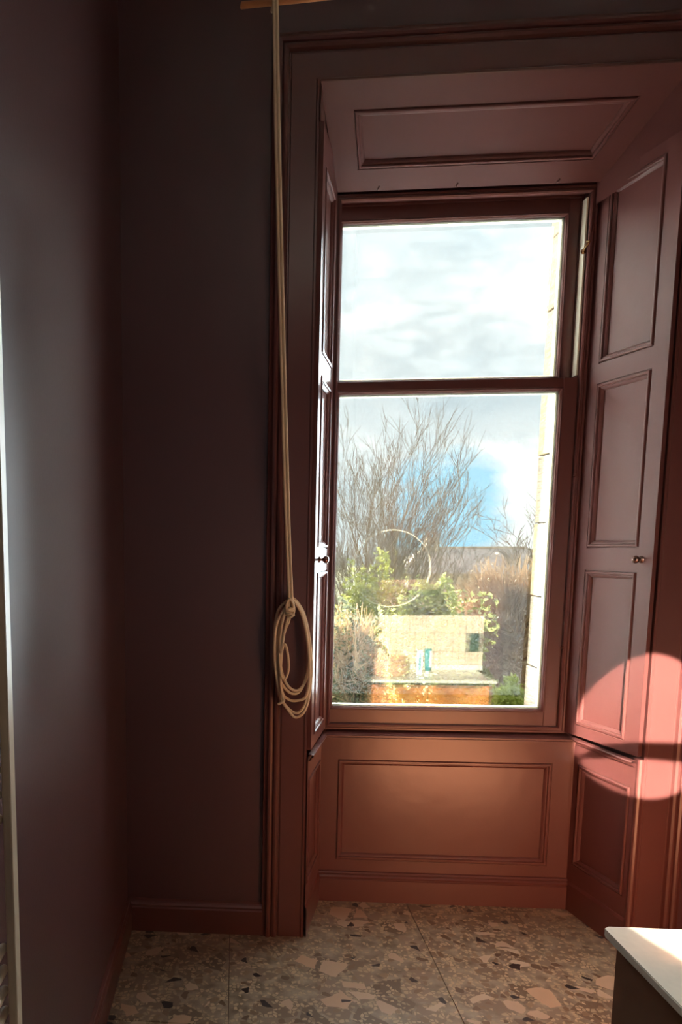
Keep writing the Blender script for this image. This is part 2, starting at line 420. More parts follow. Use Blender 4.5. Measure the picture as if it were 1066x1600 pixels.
basebd('baseboard_left', [(LW, 3.02, 0), (LW, BW, 0)][::-1], (1, 0, 0), 'dark skirting board along the left wall')
basebd('baseboard_front', [(.13, FY, 0), (LW, FY, 0)][::-1], (0, -1, 0), 'dark skirting board under the left stretch of the window wall')

# ------------------------------------------------------------------ architrave (trim_1)
t1 = struct(thing('trim_1', 'tall moulded oxblood architrave framing the window recess', 'architrave', (.2, 3.0, 0)), 'tall moulded oxblood architrave framing the window recess', 'architrave')
APROF = [(0, -.005), (0, .018), (.003, .021), (.011, .021), (.014, .017), (.105, .017), (.108, .013), (.113, .013), (.118, .026), (.126, .031), (.134, .029), (.139, .022), (.142, .030), (.150, .034), (.158, .033), (.163, .025), (.17, .021), (.176, .019), (.178, 0)]
path = [(.302, FY, 0), (.302, FY, 3.367), (1.628, FY, 3.367), (1.637, FY, 0)]
obj('architrave', open_sweep(path, (0, -1, 0), APROF, side=-1 if False else 1), M['gloss'], t1)

# ------------------------------------------------------------------ panelled apron (trim_2)
AY = 3.36
t2 = struct(thing('trim_2', 'oxblood panelled apron under the window', 'panelling', (.96, AY, 0)), 'oxblood panelled apron under the window', 'panelling')
W0, W1 = .405, 1.530
hu = lambda x: (x - W0) / (W1 - W0)
panelled([(W0, AY, 0.1), (W1, AY, 0.1), (W1, AY, .78), (W0, AY, .78)], (0, -1, 0), [(hu(.480), (.197 - .1) / .68, hu(1.438), (.684 - .1) / .68)], t2, M['gloss'])
SK = [(0, 0), (0, .018), (.104, .018), (.108, .014), (.113, .018), (.121, .021), (.128, .016), (.132, .010), (.136, .013), (.142, .009), (.144, 0)]
obj('plinth', open_sweep([(W0, AY, 0), (W1, AY, 0)], (0, -1, 0), SK, side=1), M['gloss'], t2)

# reveal dados (trim_3 left, trim_4 right)
def reveal(name, a, b, n, z1, label, flip):
    t = struct(thing(name, label, 'panelling', (a[0], a[1], 0)), label, 'panelling')
    A0, B0 = Vector((a[0], a[1], 0)), Vector((b[0], b[1], 0)); L = (B0 - A0).length
    quad = [(a[0], a[1], .02), (b[0], b[1], .02), (b[0], b[1], z1), (a[0], a[1], z1)]
    hh = (z1 - .02)
    h = [(.03 / L, (.222 - .02) / hh, .345 / L, (.69 - .02) / hh)] if flip else [(1 - .345 / L, (.222 - .02) / hh, 1 - .03 / L, (.69 - .02) / hh)]
    panelled(quad, n, h, t, M['gloss'])
    obj('plinth', open_sweep([(a[0], a[1], 0), (b[0], b[1], 0)], n, [(0, 0), (0, .007), (.125, .007), (.135, .002), (.138, 0)], side=1), M['gloss'], t)
    return t
RN = Vector((-.36, -.0755, 0)).normalized()
sbd = bmesh.new(); prism(sbd, [(1.607, 3.02), (1.607, 2.992), (1.611, 2.986), (1.619, 2.983), (1.627, 2.986), (1.630, 2.994), (1.630, 3.02)], 0, .812)
obj('stop_bead', sbd, M['gloss'], t1)
reveal('trim_4', (1.530, 3.36), (1.606, 3.0), RN, .79, 'panelled dado on the right side of the window recess', True)
LN = Vector((.36, -.095, 0)).normalized()
reveal('trim_3', (.307, 3.0), (.405, 3.36), LN, .79, 'panelled dado on the left side of the window recess', False)

# soffit (trim_5)
t5 = struct(thing('trim_5', 'sloping panelled soffit over the window recess', 'panelling', (.96, 3.2, 3.25)), 'sloping panelled soffit over the window recess', 'panelling')
SFq = [(.30, 3.0, 3.367), (1.650, 3.0, 3.367), (1.498, 3.368, 3.143), (.42, 3.368, 3.143)]
sn = Vector((0, -.224, -.368)).normalized()
# seen from below the loop runs the other way round
q = [SFq[1], SFq[0], SFq[3], SFq[2]]
panelled(q, sn, [(.0985, .24, .917, .785)], t5, M['gloss'])

# window board (sill), a wide lip that returns along both reveals
sb = struct(thing('trim_6', 'oxblood window board with a lip returning along both reveals', 'window board', (.96, 3.37, .79)), 'oxblood window board with a lip returning along both reveals', 'window board')
bm = bmesh.new()
vsb = [(.395, 3.335, .797), (1.545, 3.335, .797), (1.50, 3.43, .818), (.42, 3.43, .818)]
lo = [(x, y, z - .022) for x, y, z in vsb]
V_ = [bm.verts.new(v) for v in vsb]; L_ = [bm.verts.new(v) for v in lo]
bm.faces.new(V_); bm.faces.new(L_[::-1])
for i in range(4): bm.faces.new((V_[i], V_[(i + 1) % 4], L_[(i + 1) % 4], L_[i]))
bmesh.ops.bevel(bm, geom=[e for e in bm.edges], offset=.007, segments=4, affect='EDGES')
obj('board', bm, M['gloss'], sb)
def lip(a, b, n, name='lip'):
    pr = [(-.026, 0), (-.024, .006), (-.018, .012), (-.012, .012), (-.010, .019), (-.002, .022), (.002, .018), (.004, 0)]
    obj(name, open_sweep([a, b], n, pr, side=1), M['gloss'], sb)
lip((1.528, 3.362, .80), (1.604, 2.998, .80), RN); lip((.309, 2.998, .80), (.405, 3.345, .80), LN)

# ------------------------------------------------------------------ shutters
def shutter(name, hinge, edge, n, z0, z1, tint, label, knobt, right):
    th = thing(name, label, 'shutter', (hinge[0], hinge[1], z0), 'oxblood panelled window shutters' if False else None)
    a, b = (hinge, edge) if right else (edge, hinge)
    L = (Vector(edge) - Vector(hinge)).length
    quad = [(a[0], a[1], z0), (b[0], b[1], z0), (b[0], b[1], z1), (a[0], a[1], z1)]
    H = z1 - z0
    t0, t1_ = .068, .348
    u0, u1 = (t0 / L, t1_ / L) if right else (1 - t1_ / L, 1 - t0 / L)
    holes = [(u0, (p - z0) / H, u1, (q_ - z0) / H) for p, q_ in ((.868, 1.555), (1.648, 2.332), (2.412, 3.105))]
    panelled(quad, n, holes, th, M['gloss'], thick=.018, board='leaf')
    d = (Vector(edge) - Vector(hinge)).normalized(); c = Vector(hinge) + d * knobt; c = Vector((c[0], c[1], 1.603))
    vs, fs = [], []
    lathe(vs, fs, [(0, 0), (.014, 0), (.014, .003), (.006, .005), (.005, .012), (.008, .016), (.014, .022), (.016, .028), (.014, .034), (.008, .039), (0, .04)], c, n, 20)
    raw('knob', vs, fs, M['bronze'], th, smooth=True)['label'] = 'small round bronze knob'
    return th
SN = Vector((-.9605, -.278, 0)).normalized()
shutter('window_shutter', (1.492, 3.400), (1.606, 2.996), SN, .822, 3.15, 0, 'right-hand oxblood shutter, three panels, sunlit at its foot', .367, True)
SNL = Vector((.96, -.27, 0)).normalized()
shutter('window_shutter', (.424, 3.392), (.318, 2.995), SNL, .822, 3.23, 0, 'left-hand oxblood shutter seen nearly edge-on beside the rope', .30, False)
# fixed friezes above the leaves
bm = bmesh.new()
bm.faces.new([bm.verts.new(v) for v in [(1.478, 3.385, 3.06), (1.624, 2.999, 3.10), (1.624, 2.999, 3.44), (1.478, 3.385, 3.24)]])
bm.faces.new([bm.verts.new(v) for v in [(.41, 3.40, 3.15), (.306, 2.995, 3.15), (.303, 2.995, 3.38), (.41, 3.40, 3.15)][:3] ])
obj('frieze', bm, M['gloss'], t5)
# shutter box backing behind the leaves
bm = bmesh.new()
prism(bm, [(1.56, 3.42), (1.66, 3.16), (1.70, 3.16), (1.70, 3.42)], .80, 3.4)
prism(bm, [(.382, 3.42), (.282, 3.03), (.22, 3.03), (.22, 3.42)], .80, 3.4)
obj('shutter_box', bm, M['wall'], t5)

# ------------------------------------------------------------------ window_1
w1 = struct(thing('window_1', 'tall two-pane sash window with oxblood frame', 'window', (.94, 3.45, .84)), 'tall two-pane sash window with oxblood frame', 'window')
def frame4(x0, x1, z0, z1, ix0, ix1, iz0, iz1, y0, y1, name, m, parent, prof=None):
    """rectangular frame from real stiles and rails, each with a moulded inner edge"""
    bm = bmesh.new()
    box(bm, x0, ix0, y0, y1, z0, z1, bev=.002); box(bm, ix1, x1, y0, y1, z0, z1, bev=.002)
    box(bm, ix0, ix1, y0 + .0004, y1, z0, iz0, bev=.002); box(bm, ix0, ix1, y0 + .0004, y1, iz1, z1, bev=.002)
    return obj(name, bm, m, parent)
# box frame: jambs, head, sill
bm = bmesh.new()
box(bm, .372, .432, 3.395, 3.53, .78, 3.20); box(bm, 1.458, 1.60, 3.405, 3.53, .78, 3.20); box(bm, .372, 1.60, 3.395, 3.53, 3.128, 3.24); box(bm, .372, 1.60, 3.41, 3.56, .74, .84)
obj('box_frame', bm, M['gloss'], w1)
# pale cord channel on the right-hand jamb
obj('cord_channel', bx(1.4515, 1.4585, 3.402, 3.446, 2.385, 3.10), M['cord_liner'], w1)['label'] = 'pale cord channel beside the upper sash'
bm, _ = ring_loop([(.412, 3.392, .815), (1.492, 3.392, .815), (1.492, 3.392, 3.145), (.412, 3.392, 3.145)], (0, -1, 0),
    [(0, -.02), (0, .004), (.004, .008), (.010, .008), (.013, .003), (.016, .003), (.019, .008), (.025, .009), (.030, .004), (.030, -.012)])
obj('staff_bead', bm, M['gloss'], w1)
bm, _ = ring_loop([(.432, 3.447, .84), (1.4575, 3.447, .84), (1.4575, 3.447, 3.128), (.432, 3.447, 3.128)], (0, -1, 0), [(0, 0), (0, .006), (.010, .006), (.010, -.004)])
obj('parting_bead', bm, M['gloss'], w1)
SM = [(0, -.003), (0, 0), (.002, .002), (.005, .002), (.007, -.001), (.011, -.005), (.013, -.010), (.013, -.02)]
def sash(nm, x0, x1, z0, z1, ix0, ix1, iz0, iz1, y0, gm, label):
    y1 = y0 + .042
    s = frame4(x0, x1, z0, z1, ix0 - .012, ix1 + .012, iz0 - .012, iz1 + .012, y0, y1, nm, M['gloss'], w1)
    s['label'] = label
    bm, _ = ring_loop([(ix0 - .012, y0, iz0 - .012), (ix1 + .012, y0, iz0 - .012), (ix1 + .012, y0, iz1 + .012), (ix0 - .012, y0, iz1 + .012)], (0, -1, 0), SM)
    obj('glazing_bead', bm, M['gloss'], s)
    obj('pane', bx(ix0 - .008, ix1 + .008, y0 + .020, y0 + .0205, iz0 - .008, iz1 + .008), gm, s)
    fb = frame4(ix0 - .011, ix1 + .011, iz0 - .011, iz1 + .011, ix0 + .003, ix1 - .011, iz0 + .009, iz1 - .009, y0 + .023, y1 + .002, 'putty', M['cream'], s)
    return s
lo_s = sash('lower_sash', .4335, 1.4575, .842, 2.374, .454, 1.390, .921, 2.322, 3.400, M['glass_lo'], 'lower sash reflecting the vanity')
up_s = sash('upper_sash', .4335, 1.4575, 2.335, 3.126, .457, 1.394, 2.392, 3.052, 3.452, M['glass_up'], 'upper sash with a smeared, dusty pane')
# small fittings on the frame
vs, fs = [], []
tube(vs, fs, spline([(1.448, 3.40, 2.885), (1.446, 3.375, 2.89), (1.452, 3.362, 2.902), (1.460, 3.372, 2.915), (1.456, 3.388, 2.918)], 5), .004, 8)
lathe(vs, fs, [(0, 0), (.011, 0), (.011, .004), (0, .005)], (1.450, 3.402, 2.885), (0, -1, 0), 12)
raw('cord_hook', vs, fs, M['brass'], w1, True)['label'] = 'small brass hook'
vs, fs = [], []
tube(vs, fs, [(1.452, 3.385, 1.205), (1.452, 3.36, 1.207), (1.447, 3.352, 1.215)], .0025, 6)
tube(vs, fs, [(1.458, 3.385, 1.955), (1.458, 3.36, 1.957), (1.454, 3.352, 1.97)], .0025, 6)
raw('frame_pin', vs, fs, M['bronze'], w1, True)
for x in (.585, .905, 1.312):
    vs, fs = [], []
    tube(vs, fs, [(x, 3.372, 3.150), (x, 3.360, 3.143), (x + .004, 3.352, 3.150), (x + .006, 3.356, 3.163)], .0035, 6)
    raw('blind_hook', vs, fs, M['gloss'], w1, True)

# ------------------------------------------------------------------ rope on its cleat
ROPE_R = .0056
def rp(pts, y=2.945, wob=.0): return [(x, y + wob * math.sin(i * 1.7), z) for i, (x, z) in enumerate(pts)]
rope = thing('pulley_rope', 'cream cotton rope hanging in a double line and coiled on the left architrave', 'rope', (.22, 2.95, 1.42))
V1 = [(.118, 3.98), (.132, 3.66), (.148, 3.179), (.175, 2.505), (.201, 1.912), (.213, 1.667), (.2245, 1.466), (.225, 1.411)]
V2 = [(.107, 3.98), (.121, 3.66), (.136, 3.179), (.163, 2.505), (.189, 1.912), (.202, 1.667), (.2135, 1.454), (.212, 1.403)]
vs, fs = [], []
for VV in (V1, V2):
    line = []
    for x, z in VV:
        y = 2.752 + .181 * max(0, min(1, (3.66 - z) / 2.0)); line.append((x * y / 2.93, y, 1.65 + (z - 1.65) * y / 2.93))
    tube(vs, fs, spline(line, 8), ROPE_R, 8)
raw('hanging_line', vs, fs, M['rope'], rope, True)
Ls = dict(
 L1=[(0.214, 1.446), (0.175, 1.403), (0.161, 1.313), (0.168, 1.185), (0.182, 1.068), (0.216, 1.008), (0.258, 0.985), (0.292, 1.03), (0.308, 1.135), (0.303, 1.263), (0.28, 1.378), (0.249, 1.436), (0.224, 1.454)],
 L2=[(0.209, 1.428), (0.181, 1.352), (0.172, 1.236), (0.181, 1.133), (0.22, 1.074), (0.261, 1.072), (0.29, 1.134), (0.301, 1.212), (0.286, 1.34), (0.26, 1.416), (0.227, 1.446)],
 L3=[(0.205, 1.416), (0.179, 1.314), (0.188, 1.172), (0.215, 1.102), (0.251, 1.080), (0.281, 1.108), (0.3, 1.173), (0.303, 1.25), (0.275, 1.378), (0.239, 1.436)],
 L4=[(0.209, 1.426), (0.168, 1.352), (0.16, 1.236), (0.171, 1.133), (0.19, 1.05), (0.219, 1.0), (0.25, 0.972), (0.285, 1.002), (0.304, 1.083), (0.309, 1.186), (0.294, 1.314), (0.265, 1.403), (0.229, 1.446)],
 L6=[(0.207, 1.421), (0.186, 1.339), (0.183, 1.211), (0.192, 1.081), (0.221, 1.045), (0.257, 1.043), (0.287, 1.061), (0.3, 1.134), (0.293, 1.263), (0.27, 1.378), (0.234, 1.441)])
for i, (k, p) in enumerate(Ls.items()):
    vs, fs = [], []
    yy = 2.966 - i * .0075
    pts = [(x, yy + .004 * math.sin(j * 1.1 + i), z) for j, (x, z) in enumerate(p)]
    tube(vs, fs, spline(pts, 7, True), ROPE_R, 8, closed=True)
    raw('coil_loop', vs, fs, M['rope'], rope, True)
vs, fs = [], []
tube(vs, fs, spline([(.222, 2.925, 1.40), (.213, 2.925, 1.36), (.2, 2.926, 1.326), (.188, 2.93, 1.27), (.186, 2.93, 1.23), (.196, 2.926, 1.27), (.206, 2.924, 1.26), (.214, 2.922, 1.215), (.216, 2.922, 1.175), (.207, 2.922, 1.138), (.194, 2.924, 1.134), (.184, 2.926, 1.164), (.178, 2.93, 1.236)], 6), ROPE_R * .9, 8)
tube(vs, fs, spline([(.213, 2.925, 1.385), (.196, 2.926, 1.314), (.187, 2.93, 1.211), (.186, 2.93, 1.12), (.194, 2.926, 1.06), (.199, 2.92, 1.045), (.188, 2.918, 1.036), (.176, 2.92, 1.03)], 6), ROPE_R * .95, 8)
raw('loose_tail', vs, fs, M['rope'], rope, True)
vs, fs = [], []
for k in range(3):   # overhand knot: three stacked turns round the lines
    pts = []
    for j in range(14):
        a = 2 * math.pi * j / 14; pts.append((.2185 + .0145 * math.cos(a), 2.930 + .014 * math.sin(a), 1.412 - k * .0115 + .005 * math.cos(a + k)))
    tube(vs, fs, pts, ROPE_R, 8, closed=True)
tube(vs, fs, spline([(.206, 2.925, 1.40), (.203, 2.917, 1.43), (.214, 2.914, 1.452), (.228, 2.916, 1.436), (.233, 2.922, 1.408), (.226, 2.918, 1.385), (.212, 2.916, 1.378)], 6), ROPE_R, 8)
raw('knot', vs, fs, M['rope'], rope, True)
cl = thing('rope_cleat', 'dark painted cleat hidden under the rope coil on the architrave', 'cleat', (.222, 2.99, 1.43))
vs, fs = [], []
tube(vs, fs, spline([(.222, 2.953, 1.49), (.222, 2.955, 1.46), (.222, 2.962, 1.43), (.222, 2.955, 1.40), (.222, 2.953, 1.37)], 4), [.004] + [.006] * 15 + [.004], 8) if False else tube(vs, fs, [(.222, 2.955, 1.475), (.222, 2.962, 1.445), (.222, 2.962, 1.415), (.222, 2.955, 1.385)], [.004, .007, .007, .004], 8)
raw('horn', vs, fs, M['gloss'], cl, True)
obj('back_plate', bx(.212, .232, 2.962, 3.004, 1.405, 1.455, bev=.003), M['gloss'], cl)

# ------------------------------------------------------------------ clothes airer overhead
ai = thing('clothes_airer', 'varnished pine pole of a ceiling clothes airer above the rope', 'clothes airer', (.35, 2.78, 3.49))
vs, fs = [], []
tube(vs, fs, [(.004, 2.783, 3.4985), (.006, 2.783, 3.498), (1.9, 2.70, 3.515)], [.008, .0105, .0105], 14)
raw('pole', vs, fs, M['pole'], ai, True)
vs, fs = [], []
tube(vs, fs, [(.112, 2.79, 3.475), (.116, 2.79, 3.50), (.120, 2.79, 3.56), (.124, 2.79, 3.70)], [.006, .0075, .0075, .0075], 8)
tube(vs, fs, spline([(.124, 2.79, 3.53), (.124, 2.765, 3.515), (.123, 2.765, 3.49), (.123, 2.785, 3.478), (.122, 2.803, 3.49), (.122, 2.803, 3.515), (.122, 2.79, 3.53)], 5), .005, 8)
raw('suspension_cord', vs, fs, M['rope'], ai, True)

# ------------------------------------------------------------------ towel radiator
rd = thing('towel_radiator', 'cream ladder towel radiator on the left wall, cut off by the picture edge', 'radiator', (-.40, .9, .5))
obj('post', bx(-.3775, -.3625, 1.135, 1.165, .45, 2.2, bev=.003), M['radiator'], rd)
obj('post', bx(-.3775, -.3625, .60, .63, .45, 2.2, bev=.003), M['radiator'], rd)
zt = [1.375 + .042 * k for k in range(-4, 8)] + [.98 - .038 * k for k in range(0, 11)] + [1.87 + .042 * k for k in range(7)]
for z in zt:
    vs, fs = [], []
    tube(vs, fs, [(-.3865, .58, z), (-.3865, .585, z), (-.3865, 1.143, z), (-.3865, 1.149, z), (-.3865, 1.151, z)], [.006, .0085, .0085, .006, .002], 12)
    raw('tube', vs, fs, M['radiator'], rd, True)
for z in (.55, 2.1):
    for y in (.8, 1.0):
        vs, fs = [], []; tube(vs, fs, [(-.4545, y, z), (-.38, y, z)], .009, 10)
        raw('wall_bracket', vs, fs, M['radiator'], rd, True)

# ------------------------------------------------------------------ vanity
VX0, VX1, VY1 = .905, 1.765, 1.715
vc = thing('vanity_cabinet', 'walnut vanity cabinet with orange drawer fronts, at the right edge under the white top', 'cabinet', (1.33, 1.5, 0))
bm = bmesh.new()
box(bm, VX0, VX0 + .018, PYW + .002, VY1 - .001, .12, .722, bev=.001); box(bm, VX1 - .018, VX1, PYW + .002, VY1 - .001, .12, .722, bev=.001)
box(bm, VX0 + .02, VX1 - .02, PYW + .002, VY1 - .022, .12, .14)
obj('carcass', bm, M['walnut'], vc)
obj('shadow_rail', bx(VX0 + .012, VX1 - .012, PYW + .002, VY1 - .012, .718, .7298), M['walnut'], vc)
for (x0, x1) in ((VX0 + .0195, 1.333), (1.337, VX1 - .0195)):
    for (z0, z1) in ((.435, .708), (.142, .431)):
        d = obj('drawer_front', bx(x0, x1, VY1 - .018, VY1, z0, z1, bev=.002), M['orange_wood'], vc); d['label'] = 'orange stained drawer front'
        obj('finger_pull', bx(x0 + .05, x1 - .05, VY1 - .003, VY1 + .006, z1 - .012, z1 - .004, bev=.001), M['walnut'], d)
obj('toe_kick', bx(VX0 + .03, VX1 - .03, PYW + .01, VY1 - .07, 0, .12), M['walnut'], vc)
ct = thing('countertop', 'white stone countertop with rounded corner at the bottom right', 'countertop', (1.33, 1.5, .73))
bm = bmesh.new(); pts = []
for (cx, cy, a0) in ((.885 + .012, 1.742 - .012, 90), ):
    for k in range(7): a = math.radians(180 - k * 15); pts.append((cx + .012 * math.cos(a), cy + .012 * math.sin(a)))
pts = pts + [(1.785, 1.742), (1.785, PYW + .002), (.885, PYW + .002)]
prism(bm, pts, .730, .750)
bmesh.ops.bevel(bm, geom=[e for e in bm.edges if abs(e.verts[0].co.z - e.verts[1].co.z) < 1e-5], offset=.0025, segments=2, affect='EDGES')
obj('slab', bm, M['counter'], ct)
obj('upstand', bx(.888, 1.83, PYW + .0122, PYW + .028, .7505, .790, bev=.001), M['counter'], ct)
# basin
ba = thing('vessel_basin', 'round terracotta vessel basin standing on the white vanity top, mirrored in the lower pane', 'basin', (1.075, 1.475, .75))
vs, fs = [], []
lathe(vs, fs, [(0, .002), (.132, .002), (.146, .006), (.148, .02), (.148, .118), (.145, .122), (.141, .122), (.138, .118), (.135, .03), (.12, .018), (.02, .012), (0, .012)], (1.100, 1.49, .7505), (0, 0, 1), 48)
raw('bowl', vs, fs, M['basin'], ba, True)
vs, fs = [], []
lathe(vs, fs, [(0, .0), (.022, 0), (.022, .004), (0, .005)], (1.100, 1.49, .764), (0, 0, 1), 20)
raw('waste', vs, fs, M['brass'], ba, True)
# wall tap
tp = thing('wall_tap', 'brass wall-mounted spout over the basin, mirrored in the lower pane', 'tap', (1.08, 1.29, .95))
vs, fs = [], []
lathe(vs, fs, [(0, 0), (.028, 0), (.028, .006), (.012, .009), (0, .01)], (1.075, PYW + .0125, .935), (0, 1, 0), 20)
tube(vs, fs, spline([(1.075, PYW + .015, .935), (1.08, 1.36, .94), (1.09, 1.42, .935), (1.10, 1.45, .915), (1.103, 1.455, .89)], 6), .010, 10)
raw('spout', vs, fs, M['brass'], tp, True)
tv = thing('tap_valve', 'brass lever valve on the tiles above the spout, mirrored in the lower pane', 'tap', (1.06, 1.29, 1.03))
vs, fs = [], []
lathe(vs, fs, [(0, 0), (.038, 0), (.038, .006), (.026, .010), (.022, .03), (.018, .045), (0, .047)], (1.06, PYW + .0125, 1.036), (0, 1, 0), 24)
raw('rose', vs, fs, M['brass'], tv, True)
vs, fs = [], []
tube(vs, fs, [(1.06, PYW + .052, 1.036), (1.035, PYW + .055, 1.042), (1.0, PYW + .058, 1.052)], [.006, .005, .004], 8)
raw('lever', vs, fs, M['brass'], tv, True)
# toothpaste carton and tube
tb = thing('toothpaste_box', 'white toothpaste carton with blue marks standing on the vanity, mirrored in the lower pane', 'box', (1.325, 1.50, .75))
obj('carton', bx(1.300, 1.345, 1.48, 1.51, .7505, .925, bev=.001), M['white_card'], tb)
obj('printed_stripe', bx(1.315, 1.332, 1.5098, 1.5105, .775, .905), M['blue_card'], tb)
tt = thing('toothpaste_tube', 'teal and white toothpaste tube standing on its cap beside the carton', 'tube', (1.385, 1.49, .75))
bm = bmesh.new(); rowsv = []
for z, hw, ht in ((.775, .019, .017), (.80, .021, .017), (.88, .024, .010), (.935, .026, .002)):
    rowsv.append([bm.verts.new((1.383 + hw * math.cos(a), 1.492 + ht * math.sin(a), z)) for a in [2 * math.pi * k / 16 for k in range(16)]])
for i in range(3):
    for k in range(16): bm.faces.new((rowsv[i][k], rowsv[i][(k + 1) % 16], rowsv[i + 1][(k + 1) % 16], rowsv[i + 1][k]))
bm.faces.new(rowsv[-1]); bm.faces.new(rowsv[0][::-1])
obj('body', bm, M['teal_card'], tt, smooth=True)
vs, fs = [], []; lathe(vs, fs, [(0, 0), (.016, 0), (.016, .022), (.012, .026), (0, .026)], (1.383, 1.492, .7505), (0, 0, 1), 18)
raw('cap', vs, fs, M['white_card'], tt, True)
obj('white_band', bx(1.39, 1.407, 1.503, 1.5075, .80, .92, bev=.001), M['white_card'], tt)
# socket plate
so = thing('wall_socket', 'dark glass switch plate set in the tiles, mirrored in the lower pane', 'switch', (1.767, 1.28, .955))
obj('plate', bx(1.737, 1.800, PYW + .006, PYW + .014, .888, 1.020, bev=.002), M['black_glass'], so)
obj('rocker', bx(1.757, 1.780, PYW + .0135, PYW + .017, .935, .975, bev=.002), M['black_glass'], so)
# round mirror
mi = thing('round_mirror', 'round mirror with thin brass rim above the basin, mirrored in the lower pane', 'mirror', tuple(MIR))
vs, fs = [], []
lathe(vs, fs, [(0, .012), (MIR_R - .007, .012), (MIR_R - .007, 0), (0, 0)], (MIR.x, PYW + .008, MIR.z), (.05, 1, -.03), 72)
raw('mirror_glass', vs, fs, M['mirror'], mi, False)
vs, fs = [], []
lathe(vs, fs, [(MIR_R + q_, h_) for q_, h_ in ((-.008, 0), (-.008, .016), (-.006, .018), (-.002, .018), (0, .016), (0, 0))], (MIR.x, PYW + .001, MIR.z), (0, 1, 0), 72)
raw('rim', vs, fs, M['radiator'], mi, True)

sh = thing('added_shadow_shelf', 'slim dark shelf added before the round mirror to cast the bar across the sun patch', 'shelf', (MIR.x, 1.35, 1.40))  # added object: its lip blocks the mirror beam to cast a dark bar
obj('front_lip', bx(.86, 1.46, 1.405, 1.417, 1.350, 1.405, bev=.002), M['walnut'], sh)
obj('board', bx(.86, 1.46, PYW + .03, 1.405, 1.350, 1.360, bev=.001), M['walnut'], sh)
for x in (.862, 1.45): obj('side_bracket', bx(x, x + .008, PYW, PYW + .032, 1.345, 1.375, bev=.001), M['walnut'], sh)

# ------------------------------------------------------------------ outside: garden
struct(raw('garden_ground', [(-60, 3.9, -3.25), (90, 3.9, -3.25), (160, 220, -3.6), (-120, 220, -3.6)], [(0, 1, 2, 3)], M['grass']), 'rough green garden ground far below the window', 'ground')
def branchy(name, label, base, stems, length, spread, levels, rad, seed, m, lean=(0, 0, 0), twig_len=.5, group=None, maxr=1):
    rnd = random.Random(seed); t = thing(name, label, 'tree', base, group)
    tv_, tf = [], []; bv, bf = [], []
    def grow(p, d, L, r, lv):
        n = 5; pts = [Vector(p)]; dd = Vector(d)
        for i in range(n):
            dd = (dd + Vector((rnd.gauss(0, .065), rnd.gauss(0, .065), rnd.gauss(.03, .04)))).normalized()
            pts.append(pts[-1] + dd * L / n)
        rr = [r * (1 - .55 * i / n) for i in range(n + 1)]
        if lv >= levels - 1 and lv > 0 or lv >= 1: tube(bv, bf, pts, rr, 4 if lv < 2 else 3, cap=False)
        else: tube(tv_, tf, pts, rr, 6, cap=False)
        if lv >= levels: return
        k = rnd.choice((5, 6, 7)) if lv == 0 else rnd.choice((3, 4, 5))
        for j in range(k):
            f = .25 + .75 * (j + rnd.random()) / k; i = min(n - 1, int(f * n)); q_ = pts[i].lerp(pts[i + 1], f * n - i)
            ax = dd.orthogonal().normalized(); ax.rotate(Matrix.Rotation(rnd.random() * 6.283, 3, dd))
            nd = (dd * math.cos(spread) + ax * math.sin(spread) * rnd.uniform(.7, 1.2)).normalized(); nd.z += .18; nd.normalize()
            grow(q_, nd, L * rnd.uniform(.42, .68), max(rr[i] * .5, .008), lv + 1)
    for s in range(stems):
        a = (s / max(1, stems - 1) - .5) if stems > 1 else 0
        d = Vector((a * .8 + lean[0] + rnd.gauss(0, .05), rnd.gauss(0, .15) + lean[1], 1)).normalized()
        grow(Vector(base) + Vector((a * .8, rnd.gauss(0, .15), 0)), d, length * rnd.uniform(.8, 1.05), rad * rnd.uniform(.6, 1), 0)
    raw('trunk', tv_, tf, m, t); raw('branches', bv, bf, m, t)['kind'] = 'stuff'
    return t
def leafy(name, label, cat, centre, radii, n, size, m, seed, twigs=0, up=.0, core=True):
    rnd = random.Random(seed); t = thing(name, label, cat, (centre[0], centre[1], centre[2] - radii[2])); vs, fs = [], []
    for i in range(n):
        while True:
            v = Vector((rnd.uniform(-1, 1), rnd.uniform(-1, 1), rnd.uniform(-1, 1)))
            if .35 < v.length < 1: break
        bump = 1 + .18 * math.sin(v.x * 7 + seed) * math.sin(v.z * 6 + seed * 2) + .1 * math.sin(v.x * 17 + v.z * 13)
        p = Vector(centre) + Vector((v.x * radii[0], v.y * radii[1], v.z * radii[2])) * bump
        a = Vector((rnd.gauss(0, 1), rnd.gauss(0, 1), rnd.gauss(0, .6) + up)).normalized(); b = a.orthogonal().normalized(); b.rotate(Matrix.Rotation(rnd.random() * 6.28, 3, a))
        s = size * rnd.uniform(.6, 1.4); k = len(vs)
        vs += [p - a * s, p + b * s * .45, p + a * s, p - b * s * .45]; fs.append((k, k + 1, k + 2, k + 3))
    raw('foliage', vs, fs, m, t)['kind'] = 'stuff'
    if twigs:
        tv_, tf = [], []; c = Vector(centre) - Vector((0, 0, radii[2]))
        for i in range(twigs):
            v = Vector((rnd.gauss(0, .6), rnd.gauss(0, .6), rnd.uniform(-.6, 1))); v = v / max(1, v.length * .95)
            e = Vector(centre) + Vector((v.x * radii[0], v.y * radii[1], v.z * radii[2])) * 1.08
            s0 = Vector(centre).lerp(e, rnd.uniform(.2, .7)) + Vector((rnd.gauss(0, .15), rnd.gauss(0, .15), rnd.gauss(0, .15)))
            mid = s0.lerp(e, .5) + Vector((rnd.gauss(0, .09), rnd.gauss(0, .09), rnd.gauss(0, .09)))
            tube(tv_, tf, [s0, mid, e], [.016, .012, .006], 3, cap=False)
        raw('twigs', tv_, tf, M['twig'], t)['kind'] = 'stuff'
    return t
branchy('bare_tree', 'large bare multi-stemmed tree fanning up at the left of the window view', (4.45, 26, -3.4), 13, 5.1, .46, 4, .11, 11, M['bark'])
